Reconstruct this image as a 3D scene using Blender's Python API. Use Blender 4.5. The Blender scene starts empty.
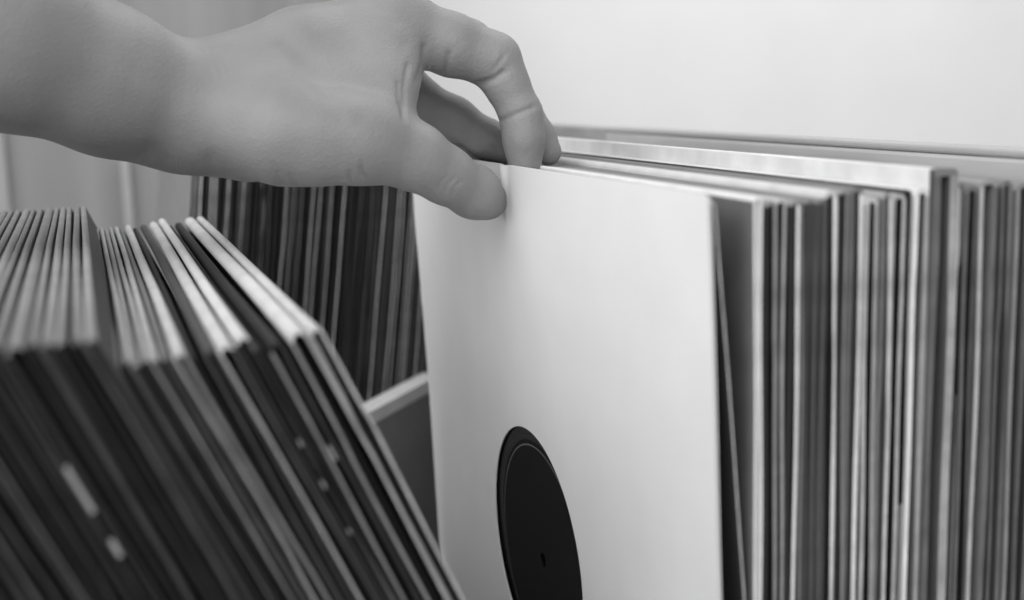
import bpy, bmesh, math, random
import numpy as np
from mathutils import Matrix, Vector

random.seed(7)
scene = bpy.context.scene
COL = scene.collection

# ------------------------------------------------------------------ camera
FPX = 1242.6
CAM = np.array([-0.16973, -0.29887, 0.34538])
YAW, PITCH, ROLL = 0.32799, 0.17093, -0.02907
Fv = np.array([math.sin(YAW) * math.cos(PITCH), math.cos(YAW) * math.cos(PITCH), -math.sin(PITCH)])
_R = np.array([math.cos(YAW), -math.sin(YAW), 0.0])
_U = np.cross(_R, Fv)
Rv = _R * math.cos(ROLL) + _U * math.sin(ROLL)
Uv = -_R * math.sin(ROLL) + _U * math.cos(ROLL)


def P(x, y, d):
    """world point seen at image position x, y at depth d (used to take measurements off the photograph)"""
    return CAM + d * (Fv + (x - 512) / FPX * Rv - (y - 300) / FPX * Uv)


def on_y(x, y, Y):
    k = P(x, y, 1.0) - CAM
    return CAM + (Y - CAM[1]) / k[1] * k


def on_z(x, y, Z):
    k = P(x, y, 1.0) - CAM
    return CAM + (Z - CAM[2]) / k[2] * k


cam = bpy.data.cameras.new('camera')
cam.sensor_width = 36.0
cam.lens = FPX / 1024 * 36.0
cam.clip_start = 0.01
cam.dof.use_dof = True
cam.dof.focus_distance = 0.485
cam.dof.aperture_fstop = 7.0
co = bpy.data.objects.new('camera', cam)
m = Matrix(((Rv[0], Uv[0], -Fv[0], CAM[0]), (Rv[1], Uv[1], -Fv[1], CAM[1]), (Rv[2], Uv[2], -Fv[2], CAM[2]), (0, 0, 0, 1)))
co.matrix_world = m
COL.objects.link(co)
scene.camera = co

# ------------------------------------------------------------------ materials
_mats = {}


def lin(t):
    t = t / 255.0
    return t / 12.92 if t <= 0.04045 else ((t + 0.055) / 1.055) ** 2.4


def mat(tone, rough=0.7, kind='paper', amount=0.12, scale=60.0, bump=0.0, stretch=(1, 1, 1), gain=1.0):
    """grey procedural material: noise varies the tone, optional bump"""
    key = (round(tone), rough, kind, amount, scale, bump, stretch, gain)
    if key in _mats:
        return _mats[key]
    mt = bpy.data.materials.new('%s_grey_%d' % (kind, round(tone)))
    mt.use_nodes = True
    nt = mt.node_tree
    bs = nt.nodes['Principled BSDF']
    bs.inputs['Roughness'].default_value = rough
    bs.inputs['Specular IOR Level'].default_value = 0.3
    a = min(0.92, lin(tone) * gain)
    tc = nt.nodes.new('ShaderNodeTexCoord')
    mp = nt.nodes.new('ShaderNodeMapping')
    mp.inputs['Scale'].default_value = stretch
    nz = nt.nodes.new('ShaderNodeTexNoise')
    nz.inputs['Scale'].default_value = scale
    nz.inputs['Detail'].default_value = 4.0
    rp = nt.nodes.new('ShaderNodeValToRGB')
    lo, hi = a * (1 - amount), min(0.95, a * (1 + amount))
    rp.color_ramp.elements[0].position = 0.3
    rp.color_ramp.elements[0].color = (lo, lo, lo, 1)
    rp.color_ramp.elements[1].position = 0.7
    rp.color_ramp.elements[1].color = (hi, hi, hi, 1)
    L = nt.links.new
    L(tc.outputs['Object'], mp.inputs['Vector'])
    L(mp.outputs['Vector'], nz.inputs['Vector'])
    L(nz.outputs['Fac'], rp.inputs['Fac'])
    L(rp.outputs['Color'], bs.inputs['Base Color'])
    if bump:
        b = nt.nodes.new('ShaderNodeBump')
        b.inputs['Strength'].default_value = bump
        b.inputs['Distance'].default_value = 0.002
        L(nz.outputs['Fac'], b.inputs['Height'])
        L(b.outputs['Normal'], bs.inputs['Normal'])
    _mats[key] = mt
    return mt


def skin_material():
    mt = bpy.data.materials.new('skin')
    mt.use_nodes = True
    nt = mt.node_tree
    bs = nt.nodes['Principled BSDF']
    bs.inputs['Roughness'].default_value = 0.52
    bs.inputs['Specular IOR Level'].default_value = 0.35
    L = nt.links.new
    tc = nt.nodes.new('ShaderNodeTexCoord')
    n1 = nt.nodes.new('ShaderNodeTexNoise')
    n1.inputs['Scale'].default_value = 38
    n1.inputs['Detail'].default_value = 3
    rp = nt.nodes.new('ShaderNodeValToRGB')
    for e, p, v in zip(rp.color_ramp.elements, (0.3, 0.75), (SKIN_LO, SKIN_HI)):
        e.position = p
        e.color = (v, v, v, 1)
    L(tc.outputs['Object'], n1.inputs['Vector'])
    L(n1.outputs['Fac'], rp.inputs['Fac'])
    L(rp.outputs['Color'], bs.inputs['Base Color'])
    vo = nt.nodes.new('ShaderNodeTexVoronoi')
    vo.inputs['Scale'].default_value = 900
    L(tc.outputs['Object'], vo.inputs['Vector'])
    n2 = nt.nodes.new('ShaderNodeTexNoise')
    n2.inputs['Scale'].default_value = 260
    n2.inputs['Detail'].default_value = 5
    L(tc.outputs['Object'], n2.inputs['Vector'])
    ad = nt.nodes.new('ShaderNodeMath')
    ad.operation = 'ADD'
    L(vo.outputs['Distance'], ad.inputs[0])
    L(n2.outputs['Fac'], ad.inputs[1])
    b = nt.nodes.new('ShaderNodeBump')
    b.inputs['Strength'].default_value = 0.3
    b.inputs['Distance'].default_value = 0.0004
    L(ad.outputs[0], b.inputs['Height'])
    L(b.outputs['Normal'], bs.inputs['Normal'])
    return mt


SKIN_LO, SKIN_HI = 0.225, 0.28


# ------------------------------------------------------------------ helpers
def link_mesh(name, verts, faces, mats, idx=None, parent=None, smooth=False):
    me = bpy.data.meshes.new(name)
    me.from_pydata([tuple(v) for v in verts], [], [tuple(f) for f in faces])
    for mm in (mats if isinstance(mats, (list, tuple)) else [mats]):
        me.materials.append(mm)
    if idx is not None:
        me.polygons.foreach_set('material_index', idx)
    if smooth:
        me.polygons.foreach_set('use_smooth', [True] * len(me.polygons))
    me.update()
    bm = bmesh.new()
    bm.from_mesh(me)
    bmesh.ops.recalc_face_normals(bm, faces=bm.faces)
    bm.to_mesh(me)
    bm.free()
    o = bpy.data.objects.new(name, me)
    COL.objects.link(o)
    if parent is not None:
        o.parent = parent
    return o


def empty(name, loc, label, cat, group=None, roty=0.0, rotz=0.0):
    o = bpy.data.objects.new(name, None)
    o.empty_display_size = 0.02
    COL.objects.link(o)
    o.location = loc
    o.rotation_euler = (0, roty, rotz)
    tag(o, label, cat, group)
    return o


def tag(o, label, cat, group=None):
    o['label'] = label
    o['category'] = cat
    if group:
        o['group'] = group


def box_vf(x0, x1, y0, y1, z0, z1, off=0):
    v = [(x0, y0, z0), (x1, y0, z0), (x1, y1, z0), (x0, y1, z0), (x0, y0, z1), (x1, y0, z1), (x1, y1, z1), (x0, y1, z1)]
    f = [(0, 3, 2, 1), (4, 5, 6, 7), (0, 1, 5, 4), (1, 2, 6, 5), (2, 3, 7, 6), (3, 0, 4, 7)]
    return v, [tuple(i + off for i in q) for q in f]


def box(name, x0, x1, y0, y1, z0, z1, mt, parent=None, bevel=0.0, seg=2):
    v, f = box_vf(x0, x1, y0, y1, z0, z1)
    o = link_mesh(name, v, f, mt, parent=parent)
    if bevel:
        bm = bmesh.new()
        bm.from_mesh(o.data)
        bmesh.ops.bevel(bm, geom=list(bm.edges), offset=bevel, segments=seg, affect='EDGES', profile=0.5)
        bm.to_mesh(o.data)
        bm.free()
    return o


# ------------------------------------------------------------------ a record sleeve: two boards folded over at the top
H0 = 0.315
EDGE_GAIN = 1.0


def cover_mesh(w, H, L, tones, seed, wave=0.0006, board=0.0009, nz=14, bow=0.0):
    """U-shaped cover open at the near side: returns verts, faces, material index.
    slots: 0 outer face, 1 cut edge left, 2 cut edge right, 3 folded top, 4 inside"""
    rnd = random.Random(seed)
    a = w / 2
    b = min(board, a * 0.62)
    r = min(a, 0.0022)
    prof = []
    zs = [H * 0.62 * i / 8 for i in range(8)] + [H * 0.62 + (H - r - H * 0.62) * i / (nz - 1) for i in range(nz)]
    out = [(-a, z) for z in zs]
    arc = [(-a + r - r * math.cos(t), H - r + r * math.sin(t)) for t in [math.pi / 2 * i / 4 for i in range(1, 5)]]
    arc2 = [(-x, z) for x, z in reversed(arc)]
    outer = out + arc + arc2 + [(a, z) for z in reversed(zs)]
    inn = [(-a + b, min(z, H - r)) for z in zs]
    ra = max(r - b, 0.0001)
    iarc = [(-a + b + ra - ra * math.cos(t), H - r + ra * math.sin(t)) for t in [math.pi / 2 * i / 4 for i in range(1, 5)]]
    iarc2 = [(-x, z) for x, z in reversed(iarc)]
    inner = inn + iarc + iarc2 + [(a - b, min(z, H - r)) for z in reversed(zs)]
    n = len(outer)
    ys = [0.0, 0.006, 0.03, 0.1, 0.2, L - 0.006, L]
    ph = [rnd.uniform(0, 6.28) for _ in range(4)]
    jogz = H * rnd.uniform(0.78, 0.93)
    jog = rnd.choice((0, 0, 1, 1)) * rnd.uniform(0.0003, 0.0008)

    def warp(x, y, z, side):
        k = math.exp(-y / 0.08)
        dx = wave * (math.sin(z * 26 + ph[0]) + 0.6 * math.sin(z * 61 + ph[1] + side)) * (0.4 + 0.6 * k)
        dx += wave * 0.7 * math.sin(y * 17 + ph[2])
        if z < jogz:
            dx += side * jog * k * 0.5
        if bow and z < 0.14:
            dx -= bow * (0.14 - z) ** 2
        return x + dx
    V, Fc, idx = [], [], []
    for ring in (outer, inner):
        for y in ys:
            for i, (x, z) in enumerate(ring):
                side = -1 if i < n // 2 else 1
                yy = y
                V.append((warp(x, y, z, side), yy, z))
    ny = len(ys)

    def vid(rg, j, i):
        return rg * ny * n + j * n + i
    nzs = len(zs)
    for rg in (0, 1):
        for j in range(ny - 1):
            for i in range(n - 1):
                q = (vid(rg, j, i), vid(rg, j, i + 1), vid(rg, j + 1, i + 1), vid(rg, j + 1, i))
                Fc.append(q)
                top = nzs - 1 <= i < n - nzs
                idx.append(4 if rg else (3 if top else 0))
    for j in (0, ny - 1):
        for i in range(n - 1):
            Fc.append((vid(0, j, i), vid(0, j, i + 1), vid(1, j, i + 1), vid(1, j, i)))
            top = nzs - 1 <= i < n - nzs
            idx.append(3 if top else (1 if i < n // 2 else 2))
    for i in (0, n - 1):
        for j in range(ny - 1):
            Fc.append((vid(0, j, i), vid(0, j + 1, i), vid(1, j + 1, i), vid(1, j, i)))
            idx.append(0)
    return V, Fc, idx


def sleeve(root_name, loc, w, H, L, tones, label, group, seed, roty=0.0, wave=0.0006, board=0.0009, inner=True, rotz=0.0, bow=0.0):
    """tones: face, left edge, right edge, top, inside"""
    face, le, re_, top, ins = tones
    e = empty(root_name, loc, label, 'record', group, roty, rotz)
    V, Fc, idx = cover_mesh(w, H, L, tones, seed, wave, board, bow=bow)
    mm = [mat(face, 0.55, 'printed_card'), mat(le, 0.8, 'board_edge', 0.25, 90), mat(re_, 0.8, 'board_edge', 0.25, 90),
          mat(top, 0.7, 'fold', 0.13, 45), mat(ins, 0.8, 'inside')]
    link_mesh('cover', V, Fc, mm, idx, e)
    gap = w - 2 * min(board, w / 2 * 0.62)
    if inner and gap > 0.0007:
        rnd = random.Random(seed + 99)
        g = gap * 0.36
        rec = rnd.uniform(0.003, 0.009)
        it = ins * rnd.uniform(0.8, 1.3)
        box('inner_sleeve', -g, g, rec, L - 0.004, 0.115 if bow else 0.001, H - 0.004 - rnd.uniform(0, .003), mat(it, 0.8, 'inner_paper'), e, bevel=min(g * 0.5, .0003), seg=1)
    return e


ORD = ['zeroth', 'first', 'second', 'third', 'fourth', 'fifth', 'sixth', 'seventh', 'eighth', 'ninth', 'tenth', 'eleventh', 'twelfth',
       'thirteenth', 'fourteenth', 'fifteenth', 'sixteenth', 'seventeenth', 'eighteenth', 'nineteenth', 'twentieth']
TENS = {20: 'twenty', 30: 'thirty', 40: 'forty', 50: 'fifty'}
TENTH = {30: 'thirtieth', 40: 'fortieth', 50: 'fiftieth'}


def ordinal(n):
    if n <= 20:
        return ORD[n]
    if n % 10 == 0:
        return TENTH[n]
    return TENS[n // 10 * 10] + '-' + ORD[n % 10]


def tone_word(t):
    return 'white' if t > 195 else 'pale grey' if t > 140 else 'mid grey' if t > 85 else 'dark grey' if t > 48 else 'black'


# ------------------------------------------------------------------ the setting
floor = box('floor', -0.9, 0.9, -0.06, 1.6, -0.03, 0.0, mat(120, 0.6, 'wood', 0.25, 6, 0.1, (1, 8, 1)))
floor['kind'] = 'structure'
wb = box('wall_back', -1.4, 2.2, 1.50, 1.56, -0.6, 1.6, mat(238, 0.9, 'plaster', 0.02, 8))
wb['kind'] = 'structure'
# the grey boarded wall on the left, boards with grooves and soft vertical grain
pe = on_y(388, 20, 1.12)[0]


def wood_panel_material():
    mt = bpy.data.materials.new('boarded_wall')
    mt.use_nodes = True
    nt = mt.node_tree
    bs = nt.nodes['Principled BSDF']
    bs.inputs['Roughness'].default_value = 0.7
    L = nt.links.new
    tc = nt.nodes.new('ShaderNodeTexCoord')
    mp = nt.nodes.new('ShaderNodeMapping')
    mp.inputs['Scale'].default_value = (1, 1, 0.045)
    nz = nt.nodes.new('ShaderNodeTexNoise')
    nz.inputs['Scale'].default_value = 26
    nz.inputs['Detail'].default_value = 3
    rp = nt.nodes.new('ShaderNodeValToRGB')
    for e, p, v in zip(rp.color_ramp.elements, (0.25, 0.75), (PANEL_LO, PANEL_HI)):
        e.position = p
        e.color = (v, v, v, 1)
    L(tc.outputs['Object'], mp.inputs['Vector'])
    L(mp.outputs['Vector'], nz.inputs['Vector'])
    L(nz.outputs['Fac'], rp.inputs['Fac'])
    L(rp.outputs['Color'], bs.inputs['Base Color'])
    return mt


PANEL_LO, PANEL_HI = 0.24, 0.34
wl = box('wall_left', -1.4, pe, 1.12, 1.30, -0.6, 1.6, wood_panel_material(), bevel=0.004)
wl['kind'] = 'structure'
# pale upright battens on the boarded wall
for k, (px, w, t) in enumerate(((1, 0.016, 165), (127, 0.009, 170))):
    c = on_y(px, 190, 1.115)
    zt = c[2] + (0.5 if k == 0 else 0.035)
    tr = box('trim_%d' % (k + 1), c[0] - w / 2, c[0] + w / 2, 1.108, 1.1195, c[2] - 0.3, zt, mat(t, 0.8, 'batten', 0.15, 30, 0, (1, 1, .2)), bevel=0.003)
    tr['kind'] = 'structure'

# ------------------------------------------------------------------ bin side panel on the right, board between rows
XP = 0.125
pm = mat(185, 0.65, 'plywood', 0.16, 9, 0.0, (1, 1, 9))
pn = empty('bin_panel', (XP, 0.387, 0), 'long grey wooden side panel behind the upright records on the right', 'panel')
box('board', 0.0, 0.012, -0.42, 0.0, 0.0, 0.3165, pm, pn, bevel=0.0015)
box('top_rail', 0.0, 0.012, -0.42, 0.0, 0.3165, 0.3195, mat(175, 0.6, 'plywood', 0.12, 9), pn, bevel=0.001)
pn2 = box('bin_panel', 0, 0.012, 0, 0.15, 0.0, 0.3185, mat(150, 0.7, 'plywood', 0.35, 22, 0.0, (1, 1, 2)), bevel=0.0012)
pn2.location = (XP + 0.003, 0.392, 0)
tag(pn2, 'short darker wooden panel beyond the fingertips, behind the long side panel', 'panel')

# angled divider board with a pale top edge, between the leaning row and the far row
ZT = 0.162
a_ = on_z(360, 419, ZT)
b_ = on_z(430, 380, ZT)
a2 = on_z(371, 411, ZT)
b2 = on_z(430, 379, ZT)
d_ = b2 - a2
d_ = d_ / np.linalg.norm(d_)
A = a2 - d_ * 0.012
Bq = b2 + d_ * 0.075
ln = float(np.linalg.norm(Bq - A))
th = 0.0125
dv = empty('divider_board', (A[0], A[1], 0), 'dark grey divider board with a pale top edge behind the white sleeve', 'board', rotz=math.atan2(d_[1], d_[0]))
box('board', 0, ln, 0, th, 0, ZT - 0.0085, mat(122, 0.75, 'painted_board', 0.08, 40), dv, bevel=0.0008)
box('top_edge', 0, ln, -0.0003, th + 0.0003, ZT - 0.0085, ZT, mat(205, 0.7, 'raw_edge', 0.1, 30), dv, bevel=0.0004)

# ------------------------------------------------------------------ the white die-cut sleeve and its record
LW = 0.315
XB, XT = -0.0008, -0.0123        # bottom and top x of the white sleeve
alpha = math.atan2(XB - XT, LW)
wroot = empty('record_sleeve', (XB, 0, 0), 'white paper sleeve with round centre hole, pulled up by the hand', 'record sleeve', None, -alpha)
HU, HV, HR = LW / 2 - 0.0018, LW / 2 + 0.0008, 0.0510
# pinch point in sleeve coordinates
UP, VP = 0.172, 0.306


def paper(u, v, base):
    g = math.exp(-(((u - UP - 0.008) / 0.011) ** 2 + ((v - VP) / 0.010) ** 2))
    rdg = math.exp(-(((u - UP + 0.0065) / 0.0024) ** 2 + ((v - VP - 0.006) / 0.015) ** 2))
    wv = 0.0006 * math.sin(u * 21 + 1.0) * (v / LW) + 0.0004 * math.sin(v * 26 + u * 9)
    cl = min(1.0, 0.3 + 0.7 * min(u / 0.03, (LW - v) / 0.03))
    return base * cl + 0.0007 * g - 0.0020 * rdg + wv


def panel(name, base, thick, mt, NA=320, NR=64):
    V, Fc = [], []
    for side in (0, 1):
        for r in range(NR + 1):
            s = r / NR
            for k in range(NA):
                t = 2 * math.pi * k / NA
                c, sn = math.cos(t), math.sin(t)
                # square boundary point in that direction
                q = []
                if c > 1e-9: q.append((LW - HU) / c)
                if c < -1e-9: q.append(-HU / c)
                if sn > 1e-9: q.append((LW - HV) / sn)
                if sn < -1e-9: q.append(-HV / sn)
                R = min(q)
                rad = HR + (R - HR) * s
                u, v = HU + rad * c, HV + rad * sn
                if r == NR:
                    pass
                V.append((paper(u, v, base) + (thick if side else 0), u, v))
    M = (NR + 1) * NA
    for side in (0, 1):
        for r in range(NR):
            for k in range(NA):
                k2 = (k + 1) % NA
                Fc.append((side * M + r * NA + k, side * M + r * NA + k2, side * M + (r + 1) * NA + k2, side * M + (r + 1) * NA + k))
    for r in (0, NR):
        for k in range(NA):
            k2 = (k + 1) % NA
            Fc.append((r * NA + k, r * NA + k2, M + r * NA + k2, M + r * NA + k))
    return link_mesh(name, V, Fc, mt, parent=wroot, smooth=False)


wp = mat(222, 0.75, 'white_paper', 0.025, 30)
fp = panel('front_panel', -0.0012, 0.0004, wp, 840, 72)
bp = panel('back_panel', 0.0012, 0.0004, wp)
for o in (fp, bp):
    bm = bmesh.new()
    bm.from_mesh(o.data)
    for f in bm.faces:
        f.smooth = True
    for e in bm.edges:
        if len(e.link_faces) == 2 and e.calc_face_angle(0) > 0.8:
            e.smooth = False
    bm.to_mesh(o.data)
    bm.free()

# the record inside
vr = empty('vinyl_record', (XB, 0, 0), 'black vinyl record with dark centre label seen through the white sleeve hole', 'record', None, -alpha)


def vinyl_material():
    mt = bpy.data.materials.new('vinyl')
    mt.use_nodes = True
    nt = mt.node_tree
    bs = nt.nodes['Principled BSDF']
    bs.inputs['Base Color'].default_value = (0.004, 0.004, 0.004, 1)
    bs.inputs['Roughness'].default_value = 0.4
    bs.inputs['Specular IOR Level'].default_value = 0.2
    L = nt.links.new
    tc = nt.nodes.new('ShaderNodeTexCoord')
    wv = nt.nodes.new('ShaderNodeTexWave')
    wv.wave_type = 'RINGS'
    wv.rings_direction = 'X'
    wv.inputs['Scale'].default_value = 180
    b = nt.nodes.new('ShaderNodeBump')
    b.inputs['Strength'].default_value = 0.2
    b.inputs['Distance'].default_value = 0.0005
    L(tc.outputs['Object'], wv.inputs['Vector'])
    L(wv.outputs['Fac'], b.inputs['Height'])
    L(b.outputs['Normal'], bs.inputs['Normal'])
    return mt


def label_material():
    """dark paper label with one thin pale ring near its rim"""
    mt = bpy.data.materials.new('record_label')
    mt.use_nodes = True
    nt = mt.node_tree
    bs = nt.nodes['Principled BSDF']
    bs.inputs['Roughness'].default_value = 0.85
    bs.inputs['Specular IOR Level'].default_value = 0.1
    L = nt.links.new
    tc = nt.nodes.new('ShaderNodeTexCoord')
    ln_ = nt.nodes.new('ShaderNodeVectorMath')
    ln_.operation = 'LENGTH'
    mp = nt.nodes.new('ShaderNodeMapping')
    mp.inputs['Scale'].default_value = (0, 1, 1)
    L(tc.outputs['Object'], mp.inputs['Vector'])
    L(mp.outputs['Vector'], ln_.inputs[0])
    cp = nt.nodes.new('ShaderNodeMath')
    cp.operation = 'COMPARE'
    cp.inputs[1].default_value = 0.0474
    cp.inputs[2].default_value = 0.00028
    L(ln_.outputs['Value'], cp.inputs[0])
    mx = nt.nodes.new('ShaderNodeMix')
    mx.data_type = 'RGBA'
    mx.inputs[6].default_value = (0.0105, 0.0105, 0.0105, 1)
    mx.inputs[7].default_value = (0.16, 0.16, 0.16, 1)
    L(cp.outputs[0], mx.inputs[0])
    L(mx.outputs[2], bs.inputs['Base Color'])
    return mt


def disc(name, r0, r1, x0, x1, mt, parent, loc, n=160):
    V, Fc = [], []
    for x in (x0, x1):
        for r in (r0, r1):
            for k in range(n):
                t = 2 * math.pi * k / n
                V.append((x, r * math.cos(t), r * math.sin(t)))
    for k in range(n):
        k2 = (k + 1) % n
        Fc.append((k, k2, n + k2, n + k))
        Fc.append((2 * n + k, 2 * n + k2, 3 * n + k2, 3 * n + k))
        Fc.append((k, k2, 2 * n + k2, 2 * n + k))
        Fc.append((n + k, n + k2, 3 * n + k2, 3 * n + k))
    o = link_mesh(name, V, Fc, mt, parent=parent)
    o.location = loc
    return o


DC = (0.0005, LW / 2 - 0.0062, LW / 2 - 0.0022)
disc('grooved_disc', 0.003, 0.1490, -0.0005, 0.0005, vinyl_material(), vr, DC)
disc('centre_label', 0.003, 0.0495, -0.00062, -0.0005, label_material(), vr, DC)

# ------------------------------------------------------------------ right row: upright sleeves
G_R = 'upright record sleeves on the right'


def x_at(px, py):
    return on_y(px, py, 0.0)[0]


def z_at(px, py):
    return on_y(px, py, 0.0)[2]


# thin sleeve leaning on the white one
xt_, xb_ = x_at(717.5, 200), x_at(746, 600)
zt_, zb_ = z_at(717.5, 200), z_at(744, 600)
lean = math.atan2(xb_ - xt_, zt_ - zb_)
x0 = xt_ + math.tan(lean) * (zt_)
sleeve('record_sleeve', (x0 - 0.0004, 0.001, 0), 0.0011, 0.3135, H0 - .004, (50, 40, 225, 190, 60), 'thin dark sleeve leaning directly behind the white sleeve', G_R, 11, -lean, 0.0002, inner=False)

# xl, xr at mid height (y = 280), top y, face, left edge, right edge, top, inside
RIGHT = [
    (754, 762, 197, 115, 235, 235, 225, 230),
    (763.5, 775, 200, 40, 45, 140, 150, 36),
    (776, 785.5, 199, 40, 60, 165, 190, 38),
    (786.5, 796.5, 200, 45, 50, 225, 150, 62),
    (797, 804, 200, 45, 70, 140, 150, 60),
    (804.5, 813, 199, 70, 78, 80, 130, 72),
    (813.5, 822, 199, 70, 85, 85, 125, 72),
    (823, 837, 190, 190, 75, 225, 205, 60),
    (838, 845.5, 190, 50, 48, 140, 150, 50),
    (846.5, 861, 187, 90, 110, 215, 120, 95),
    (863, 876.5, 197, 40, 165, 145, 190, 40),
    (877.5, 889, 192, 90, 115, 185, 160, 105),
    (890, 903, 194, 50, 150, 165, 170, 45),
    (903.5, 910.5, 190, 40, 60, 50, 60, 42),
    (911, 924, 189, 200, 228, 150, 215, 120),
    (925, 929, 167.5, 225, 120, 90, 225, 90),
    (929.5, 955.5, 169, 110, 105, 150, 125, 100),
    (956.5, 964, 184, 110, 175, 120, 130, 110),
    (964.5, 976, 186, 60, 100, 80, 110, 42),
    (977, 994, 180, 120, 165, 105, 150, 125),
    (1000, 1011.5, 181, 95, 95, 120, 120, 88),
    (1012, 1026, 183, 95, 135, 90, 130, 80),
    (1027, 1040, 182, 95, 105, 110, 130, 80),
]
for k, (xl, xr, yt, face, le, re_, top, ins) in enumerate(RIGHT):
    X0, X1 = x_at(xl, 280), x_at(xr, 280)
    zt = z_at((xl + xr) / 2, yt)
    w = X1 - X0
    c = (X0 + X1) / 2
    base_dx = 0.0
    if k == 0:
        base_dx = 0.002
    rl = math.atan2(base_dx, 0.1) * 0.2
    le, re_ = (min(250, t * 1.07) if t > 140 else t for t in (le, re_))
    n = k + 2
    lab = 'upright sleeve, %s near edge, %s rightward from the white sleeve' % (tone_word(max(le, re_)), ordinal(n))
    if k == 15:
        lab = 'tall white sleeve standing proud of the right row, before the grey boxed set'
    if k == 16:
        lab = 'thick grey rounded sleeve, tallest and widest in the right row'
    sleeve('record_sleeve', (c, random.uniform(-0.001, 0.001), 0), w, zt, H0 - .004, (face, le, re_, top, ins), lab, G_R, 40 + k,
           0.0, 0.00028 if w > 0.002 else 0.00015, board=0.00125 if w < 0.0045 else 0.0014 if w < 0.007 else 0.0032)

# ------------------------------------------------------------------ left row: leaning sleeves
BETA = 0.42
G_L = 'leaning record sleeves at front left'
LEFT = [
    (307, 323, 0, 235, 150, 175, 195, 55),  # hidden outer face made white to bounce light onto the white sleeve
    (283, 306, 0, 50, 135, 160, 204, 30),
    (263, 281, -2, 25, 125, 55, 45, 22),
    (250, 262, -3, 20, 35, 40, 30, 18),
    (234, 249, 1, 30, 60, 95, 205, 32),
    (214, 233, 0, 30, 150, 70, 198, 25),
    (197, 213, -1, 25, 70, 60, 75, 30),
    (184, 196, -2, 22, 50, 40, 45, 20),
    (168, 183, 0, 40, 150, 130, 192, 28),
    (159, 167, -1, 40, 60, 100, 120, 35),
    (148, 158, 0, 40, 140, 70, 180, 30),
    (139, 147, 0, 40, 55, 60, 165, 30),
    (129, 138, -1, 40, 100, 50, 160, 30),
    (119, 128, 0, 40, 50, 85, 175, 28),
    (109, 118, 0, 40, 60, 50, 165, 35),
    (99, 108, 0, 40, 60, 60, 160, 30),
]
x = 97.0
rl_ = random.Random(5)
while x > -215:
    w = rl_.choice((11, 14, 17, 20, 13))
    e1, e2 = rl_.choice((28, 36, 50, 62)), rl_.choice((28, 40, 55, 75))
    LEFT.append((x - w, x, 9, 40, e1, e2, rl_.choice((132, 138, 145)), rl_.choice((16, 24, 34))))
    x -= w + 1
ztop0 = z_at(320, 330)
cb, sb = math.cos(BETA), math.sin(BETA)
for k, (xl, xr, up, face, le, re_, top, ins) in enumerate(LEFT):
    yl = 330 + (320 - xl) * 0.105 if xl > -50 else 368
    X0, X1 = on_z(xl, 340, 0)[0], 0
    # near top corners at height ztop0, plane Y = 0
    yq = 330 + (320 - (xl + xr) / 2) * 0.1
    X0, X1 = x_at(xl, yq), x_at(xr, yq)
    up = up if up > 5 else up - 2.0 * (1 - max(0, xl - 100) / 215)
    H = H0 + up * 0.001
    w = (X1 - X0) * cb
    Xc = (X0 + X1) / 2
    # base of the sleeve sits on the bin floor (lower corner at z = 0)
    zc = ztop0 + up * 0.001 * cb
    bx_, bz = Xc + H * sb, zc - H * cb
    n = k + 1
    lab = 'leaning sleeve, %s top edge, %s from right in the leaning row' % (tone_word(top), ordinal(n))
    e = sleeve('record_sleeve', (bx_, random.uniform(-0.0015, 0.0015) - (0.028 if up > 5 else 0.009 - 0.013 * (xl - 100) / 215), bz), w * 0.97, H, H0 + (.025 if up > 5 else -.003), (face, le, re_, top, ins), lab, G_L, 200 + k, -BETA,
               0.00035, board=0.00085, bow=0.85)
    if xl <= -3 < xr or k in (2, 4):
        # small pale printing marks along the near edge
        rr = random.Random(k)
        z = H - 0.03
        hw_ = w * (0.2 if k > 15 else 0.09)
        while z > 0.15:
            hgt = rr.uniform(0.004, 0.012) if k > 15 else rr.uniform(0.001, 0.004)
            box('edge_print', -hw_, hw_, -0.0004, 0.0006, z - hgt, z, mat(150, 0.8, 'print'), e)
            z -= hgt + rr.uniform(0.006, 0.016 if k > 15 else 0.05)

# ------------------------------------------------------------------ far row behind the hand
G_F = 'record sleeves standing in the far row'
YF = 0.47
xa, xb2 = on_y(179, 215, YF)[0], on_y(445, 300, YF)[0]
rf = random.Random(21)
x = xa
k = 0
LEANF = 0.125
zmid = 0.22
while x < xb2:
    w = rf.choice((0.0024, 0.0029, 0.0034, 0.0042))
    tones_l, tones_r = rf.choice((45, 60, 85, 110, 160, 50)), rf.choice((40, 55, 75, 95, 185, 60))
    if k in (1, 3, 4):
        tones_r = 215
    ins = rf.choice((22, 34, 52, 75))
    H = 0.309 + rf.uniform(-0.004, 0.004)
    n = k + 1
    if k == 0:
        tones_l, tones_r, w = 60, 50, 0.003
    lab = 'dark upright sleeve beyond the hand, %s from the left in the far row' % ordinal(n)
    sleeve('record_sleeve', (x - zmid * math.sin(LEANF), YF + rf.uniform(-0.002, 0.002), w * 0.07), w, H, H0 - .005, (135 if k == 0 else 35, tones_l, tones_r, rf.choice((70, 120, 160)), ins), lab, G_F, 500 + k,
           LEANF + rf.uniform(-0.004, 0.004), 0.0003, board=0.0009)
    x += (w + 0.00025) / math.cos(LEANF)
    k += 1

# ------------------------------------------------------------------ the hand and forearm: one continuous surface
RES = 0.0016


def J(x, y, d, r):
    return (np.array([(x - 512) / FPX * d, -(y - 300) / FPX * d, d]), r * d / FPX)


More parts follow.
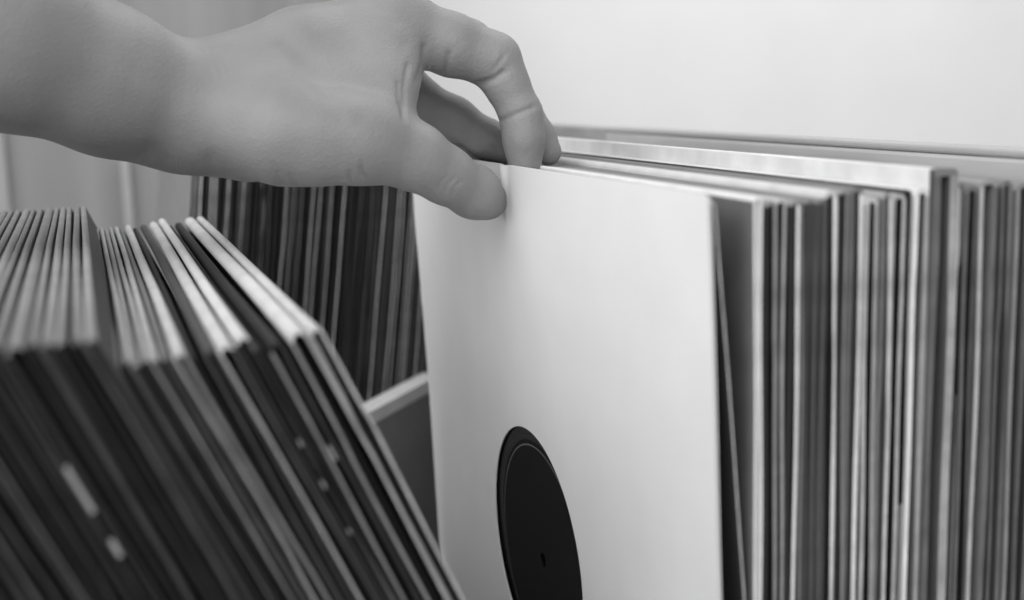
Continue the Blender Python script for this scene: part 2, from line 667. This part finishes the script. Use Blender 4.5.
class Field:
    def __init__(self, lo, hi):
        self.lo = np.array(lo)
        self.n = np.ceil((np.array(hi) - self.lo) / RES).astype(int) + 1
        self.ax = [(self.lo[i] + RES * np.arange(self.n[i])).astype(np.float32) for i in range(3)]

    def new(self):
        return np.full(self.n, 0.05, np.float32)

    def cone(self, arr, a, b, k, flat=None):
        """smooth-union a round cone into arr"""
        (pa, ra), (pb, rb) = a, b
        pad = 0.022
        mn = np.minimum(pa - ra, pb - rb) - pad
        mx = np.maximum(pa + ra, pb + rb) + pad
        s = tuple(slice(max(0, int((mn[i] - self.lo[i]) / RES)), max(0, min(int(self.n[i]), int((mx[i] - self.lo[i]) / RES) + 2))) for i in range(3))
        if any(q.start >= q.stop for q in s):
            return
        X = self.ax[0][s[0]][:, None, None] - pa[0]
        Y = self.ax[1][s[1]][None, :, None] - pa[1]
        Z = self.ax[2][s[2]][None, None, :] - pa[2]
        d = pb - pa
        t = np.clip((X * d[0] + Y * d[1] + Z * d[2]) / max(1e-12, d @ d), 0, 1)
        dx, dy, dz = X - t * d[0], Y - t * d[1], Z - t * d[2]
        dist = np.sqrt(dx * dx + dy * dy + dz * dz) - (ra + (rb - ra) * t)
        arr[s] = smin(arr[s], dist.astype(np.float32), k)

    def chain(self, arr, js, k):
        for a, b in zip(js[:-1], js[1:]):
            self.cone(arr, a, b, k)


def smin(a, b, k):
    h = np.clip(0.5 + 0.5 * (b - a) / k, 0, 1)
    return b + (a - b) * h - k * h * (1 - h)


def surface_nets(f, lo):
    ins = f < 0
    nx, ny, nz = f.shape
    cnt = np.zeros((nx - 1, ny - 1, nz - 1), np.int8)
    for i in (0, 1):
        for j in (0, 1):
            for k in (0, 1):
                cnt += ins[i:nx - 1 + i, j:ny - 1 + j, k:nz - 1 + k]
    act = (cnt > 0) & (cnt < 8)
    ci = np.argwhere(act)
    vid = np.full(act.shape, -1, np.int64)
    vid[act] = np.arange(len(ci))
    acc = np.zeros((len(ci), 3))
    num = np.zeros(len(ci))
    corners = [(i, j, k) for i in (0, 1) for j in (0, 1) for k in (0, 1)]
    for a in corners:
        for ax in range(3):
            if a[ax] == 0:
                b = list(a)
                b[ax] = 1
                fa = f[ci[:, 0] + a[0], ci[:, 1] + a[1], ci[:, 2] + a[2]]
                fb = f[ci[:, 0] + b[0], ci[:, 1] + b[1], ci[:, 2] + b[2]]
                m_ = (fa < 0) != (fb < 0)
                t = np.where(m_, fa / np.where(fa == fb, 1, fa - fb), 0)
                p = np.array(a, float)[None, :].repeat(len(ci), 0)
                p[:, ax] += t
                acc += p * m_[:, None]
                num += m_
    V = lo + RES * (ci + acc / num[:, None])
    faces = []
    for ax in range(3):
        sl_a = [slice(None)] * 3
        sl_b = [slice(None)] * 3
        sl_a[ax] = slice(0, -1)
        sl_b[ax] = slice(1, None)
        ch = ins[tuple(sl_a)] != ins[tuple(sl_b)]
        e = np.argwhere(ch)
        o1, o2 = [(1, 2), (2, 0), (0, 1)][ax]
        ok = (e[:, o1] > 0) & (e[:, o2] > 0) & (e[:, o1] < f.shape[o1] - 1) & (e[:, o2] < f.shape[o2] - 1)
        e = e[ok]
        flip = ins[e[:, 0], e[:, 1], e[:, 2]]

        def cell(d1, d2):
            q = e.copy()
            q[:, o1] -= d1
            q[:, o2] -= d2
            return vid[q[:, 0], q[:, 1], q[:, 2]]
        quad = np.stack([cell(1, 1), cell(0, 1), cell(0, 0), cell(1, 0)], 1)
        quad[~flip] = quad[~flip][:, ::-1]
        faces.append(quad)
    return V, np.concatenate(faces)


INDEX = [J(398, 24, .490, 31), J(452, 45, .494, 30), J(487, 58, .497, 25.5), J(496, 60, .497, 23.5), J(507, 85, .498, 21), J(521, 114, .499, 20), J(524, 140, .499, 19.5), J(525, 166, .499, 17)]
MIDDLE = [J(388, 20, .508, 29), J(468, 44, .515, 23), J(496, 60, .517, 19), J(512, 88, .518, 16.5), J(525, 113, .518, 15.5), J(539, 136, .517, 15), J(548, 152, .515, 14)]
RING = [J(372, 48, .526, 28), J(415, 96, .534, 21), J(455, 118, .536, 19.5), J(490, 140, .536, 18), J(508, 151, .535, 15)]
PINKY = [J(358, 78, .540, 25), J(408, 128, .548, 18), J(448, 146, .548, 16.5), J(482, 157, .547, 14.5)]
THUMB = [J(330, 136, .450, 43), J(372, 143, .454, 38), J(415, 157, .462, 32.5), J(445, 175, .471, 27.5), J(474, 192, .483, 25.5), J(487, 200, .4895, 20.5)]

fld = Field((-0.46, -0.02, 0.27), (0.04, 0.25, 0.60))
palm = fld.new()
K = 0.010
for js in (
    [J(-560, -200, .330, 118), J(-230, -58, .380, 105), J(0, 33, .420, 84), J(110, 78, .443, 66), J(182, 102, .457, 52)],       # forearm
    [J(-230, -30, .405, 88), J(0, 47, .440, 77), J(110, 93, .460, 58), J(180, 120, .468, 47), J(250, 135, .468, 47)],                                   # ulnar side
    [J(182, 98, .458, 48), J(300, 52, .474, 37), J(398, 22, .490, 32)],                                                         # metacarpals
    [J(190, 96, .470, 44), J(300, 48, .490, 34), J(388, 16, .508, 30)],
    [J(190, 102, .480, 42), J(372, 40, .526, 30)],
    [J(195, 110, .490, 40), J(358, 72, .540, 28)],
    [J(215, 118, .455, 46), J(285, 134, .450, 46), J(345, 138, .450, 39)],                                                      # thumb base
    [J(384, 52, .484, 30), J(383, 108, .468, 29)],
    [J(255, 85, .462, 42), J(385, 62, .480, 36)],
    [J(255, 110, .456, 42), J(375, 92, .470, 34)],                                                                              # web
):
    fld.chain(palm, js, K)
res = palm.copy()
for js, kk in ((INDEX, .007), (MIDDLE, .006), (RING, .006), (PINKY, .006), (THUMB, .010)):
    fa = fld.new()
    fld.chain(fa, js, 0.0045)
    res = np.minimum(res, smin(palm, fa, kk))
Vc, Q = surface_nets(res, fld.lo)

# smooth, then press creases into the skin
nV = len(Vc)
E_ = np.concatenate([Q[:, [0, 1]], Q[:, [1, 2]], Q[:, [2, 3]], Q[:, [3, 0]]])


def relax(V, lam):
    s = np.zeros_like(V)
    c = np.zeros(len(V))
    np.add.at(s, E_[:, 0], V[E_[:, 1]])
    np.add.at(s, E_[:, 1], V[E_[:, 0]])
    np.add.at(c, E_[:, 0], 1)
    np.add.at(c, E_[:, 1], 1)
    return V + lam * (s / c[:, None] - V)


for _ in range(3):
    Vc = relax(Vc, 0.5)
    Vc = relax(Vc, -0.45)


def normals(V):
    a, b, c, d = (V[Q[:, i]] for i in range(4))
    nn = np.cross(c - a, d - b)
    out = np.zeros_like(V)
    for i in range(4):
        for j in range(3):
            out[:, j] += np.bincount(Q[:, i], nn[:, j], len(V))
    return out / np.maximum(1e-12, np.linalg.norm(out, axis=1))[:, None]


def subdivide(V, Q):
    """one Catmull-Clark step through the modifier, so the fine creases have enough points"""
    t = bpy.data.meshes.new('work')
    t.from_pydata(V.tolist(), [], Q.tolist())
    ob = bpy.data.objects.new('work', t)
    COL.objects.link(ob)
    ob.modifiers.new('s', 'SUBSURF').levels = 1
    ev = ob.evaluated_get(bpy.context.evaluated_depsgraph_get())
    r = ev.to_mesh()
    co_ = np.empty(len(r.vertices) * 3)
    r.vertices.foreach_get('co', co_)
    q_ = np.empty(len(r.loops), np.int32)
    r.loops.foreach_get('vertex_index', q_)
    ev.to_mesh_clear()
    bpy.data.objects.remove(ob)
    bpy.data.meshes.remove(t)
    return co_.reshape(-1, 3), q_.reshape(-1, 4).astype(np.int64)


Vc, Q = subdivide(Vc, Q)
nV = len(Vc)
N = normals(Vc)
# orientation: outward normals should point away from the field's inside
cen = Vc.mean(0)
px = 512 + FPX * Vc[:, 0] / Vc[:, 2]
py = 300 - FPX * Vc[:, 1] / Vc[:, 2]
view = Vc / np.linalg.norm(Vc, axis=1)[:, None]
sgn = 1.0 if np.mean((Vc[:, 2] - 0.47) * N[:, 2]) > 0 else -1.0
N = N * sgn
facing = np.clip(-(N * view).sum(1) * 2.5, 0, 1)
# creases: polyline in the photograph, depth range, groove depth mm, half width px
CREASES = [
    ([(474, 86), (494, 79), (508, 68)], (.46, .505), 1.1, 3.2),          # index, bend at the middle joint
    ([(490, 74), (499, 64), (506, 52)], (.46, .505), 0.4, 2.4),
    ([(492, 124), (510, 117), (538, 105)], (.46, .505), 0.75, 2.6),       # index, end joint
    ([(438, 86), (446, 68), (450, 48)], (.45, .52), 0.9, 3.0),           # root of the index finger
    ([(425, 40), (424, 62), (416, 86)], (.45, .52), 0.9, 3.0),
    ([(409, 60), (404, 88), (404, 118)], (.44, .52), 0.6, 2.6),
    ([(398, 78), (399, 98), (405, 120)], (.44, .52), 0.5, 2.4),
    ([(444, 196), (448, 184), (458, 176)], (.44, .50), 0.35, 2.2),       # thumb joint wrinkles
    ([(451, 199), (455, 187), (464, 180)], (.44, .50), 0.35, 2.2),
    ([(438, 192), (441, 182), (449, 174)], (.44, .50), 0.3, 2.0),
    ([(366, 182), (362, 172), (361, 163)], (.40, .47), 0.7, 2.4),        # base of the thumb
    ([(353, 186), (350, 176), (349, 168)], (.40, .47), 0.6, 2.2),
    ([(300, 190), (293, 180), (289, 171)], (.40, .47), 0.4, 2.4),
    ([(286, 190), (279, 179), (276, 168)], (.40, .47), 0.4, 2.4),
    ([(128, 156), (144, 153), (158, 163)], (.40, .52), 1.0, 9.0),        # wrist fold
    ([(197, 44), (208, 62), (215, 82)], (.40, .50), 0.25, 2.4),          # fine lines on the wrist
    ([(205, 42), (216, 60), (223, 78)], (.40, .50), 0.25, 2.4),
    ([(213, 41), (224, 58), (231, 74)], (.40, .50), 0.22, 2.4),
    ([(203, 168), (212, 160), (224, 158)], (.40, .50), 0.7, 8.0),
    ([(255, 20), (292, 50), (322, 78), (352, 112)], (.40, .52), 1.7, 15.0),          # hollow beside the thumb tendon
    ([(395, 30), (404, 44), (408, 62)], (.40, .52), 0.5, 8.0),
]
disp = np.zeros(nV)
for pts, (d0, d1), dep, hw in CREASES:
    best = np.full(nV, 1e9)
    for (x0_, y0_), (x1_, y1_) in zip(pts[:-1], pts[1:]):
        ex, ey = x1_ - x0_, y1_ - y0_
        t = np.clip(((px - x0_) * ex + (py - y0_) * ey) / (ex * ex + ey * ey), 0, 1)
        best = np.minimum(best, np.hypot(px - x0_ - t * ex, py - y0_ - t * ey))
    wgt = np.exp(-(best / hw) ** 2) 
    ends = np.minimum(np.hypot(px - pts[0][0], py - pts[0][1]), np.hypot(px - pts[-1][0], py - pts[-1][1]))
    wgt = wgt * np.clip(ends / (2.2 * hw), 0.15, 1)
    disp += dep * 0.0012 * wgt * facing * ((Vc[:, 2] > d0) & (Vc[:, 2] < d1))
Vc = Vc - N * disp[:, None]

hand_base = P(300, 100, 0.47)
Vw = CAM + Vc[:, [0]] * Rv + Vc[:, [1]] * Uv + Vc[:, [2]] * Fv - hand_base
skin = skin_material()
me = bpy.data.meshes.new('person')
me.from_pydata(Vw.tolist(), [], (Q if sgn > 0 else Q[:, ::-1]).tolist())
me.materials.append(skin)
me.polygons.foreach_set('use_smooth', [True] * len(me.polygons))
me.update()
person = bpy.data.objects.new('person', me)
person.location = hand_base
COL.objects.link(person)
tag(person, 'bare left hand and forearm reaching in to pinch the white sleeve by its top', 'person')


def c2w(v):
    return CAM + v[0] * Rv + v[1] * Uv + v[2] * Fv


def nail(tip, prev, out, r, length):
    """curved plate set into the back of the last finger joint"""
    tip_, prev_, out = (np.array(q, float) for q in (tip, prev, out))
    ax = tip_ - prev_
    ax /= np.linalg.norm(ax)
    out = out - ax * (out @ ax)
    out /= np.linalg.norm(out)
    sd = np.cross(ax, out)
    c = tip_ - ax * length * 0.35
    V, Fc = [], []
    nu, nv = 11, 11
    for i in range(nu):
        u = -1 + 2 * i / (nu - 1)
        for j in range(nv):
            v = -1 + 2 * j / (nv - 1)
            a = v * 0.75 * math.sqrt(max(0.05, 1 - 0.45 * u ** 4))
            rr = r * (1.015 - 0.06 * u * u)
            p = c + ax * u * length * 0.5 + out * rr * math.cos(a) + sd * rr * math.sin(a)
            V.append(p)
    for i in range(nu - 1):
        for j in range(nv - 1):
            Fc.append((i * nv + j, i * nv + j + 1, (i + 1) * nv + j + 1, (i + 1) * nv + j))
    o = link_mesh('fingernail', [c2w(p) - hand_base for p in V], Fc, mat(185, 0.3, 'nail', 0.05), parent=person, smooth=True)
    md = o.modifiers.new('thickness', 'SOLIDIFY')
    md.thickness = 0.0005


nail(INDEX[-1][0], INDEX[-2][0], (0.75, 0.1, 0.65), INDEX[-1][1], 0.011)
nail(MIDDLE[-1][0], MIDDLE[-2][0], (0.75, 0.2, 0.6), MIDDLE[-1][1], 0.010)

# ------------------------------------------------------------------ light
W = bpy.data.worlds.new('World')
scene.world = W
W.use_nodes = True
bg = W.node_tree.nodes['Background']
bg.inputs['Color'].default_value = (1, 1, 1, 1)
bg.inputs['Strength'].default_value = 0.46


def area(name, loc, target, size, power, sy=None):
    l = bpy.data.lights.new(name, 'AREA')
    l.shape = 'RECTANGLE'
    l.size = size
    l.size_y = sy or size
    l.energy = power
    o = bpy.data.objects.new(name, l)
    o.location = loc
    d = Vector(target) - Vector(loc)
    o.rotation_euler = d.to_track_quat('-Z', 'Y').to_euler()
    COL.objects.link(o)
    return o


area('high_left_fill', (-0.85, -0.35, 1.15), (0.0, 0.15, 0.2), 1.0, 9.5)  # unseen fill added high at left to even out the white sleeve
area('front_fill', (-0.35, -1.3, 1.0), (0.0, 0.1, 0.25), 1.1, 10)  # added front fill that lifts the near sleeve edges, no real lamp
area('left_fill', (-1.3, 0.1, 0.62), (0.0, 0.2, 0.25), 1.5, 8, 1.0)  # invented side fill brightening faces turned left, no window stands there
area('wall_fill', (0.75, 0.8, 1.55), (0.75, 1.5, 0.4), 1.2, 15)  # added light that whitens the back wall, source unseen

scene.view_settings.view_transform = 'Standard'
scene.view_settings.look = 'None'
scene.view_settings.exposure = 0.0
scene.view_settings.gamma = 1.0
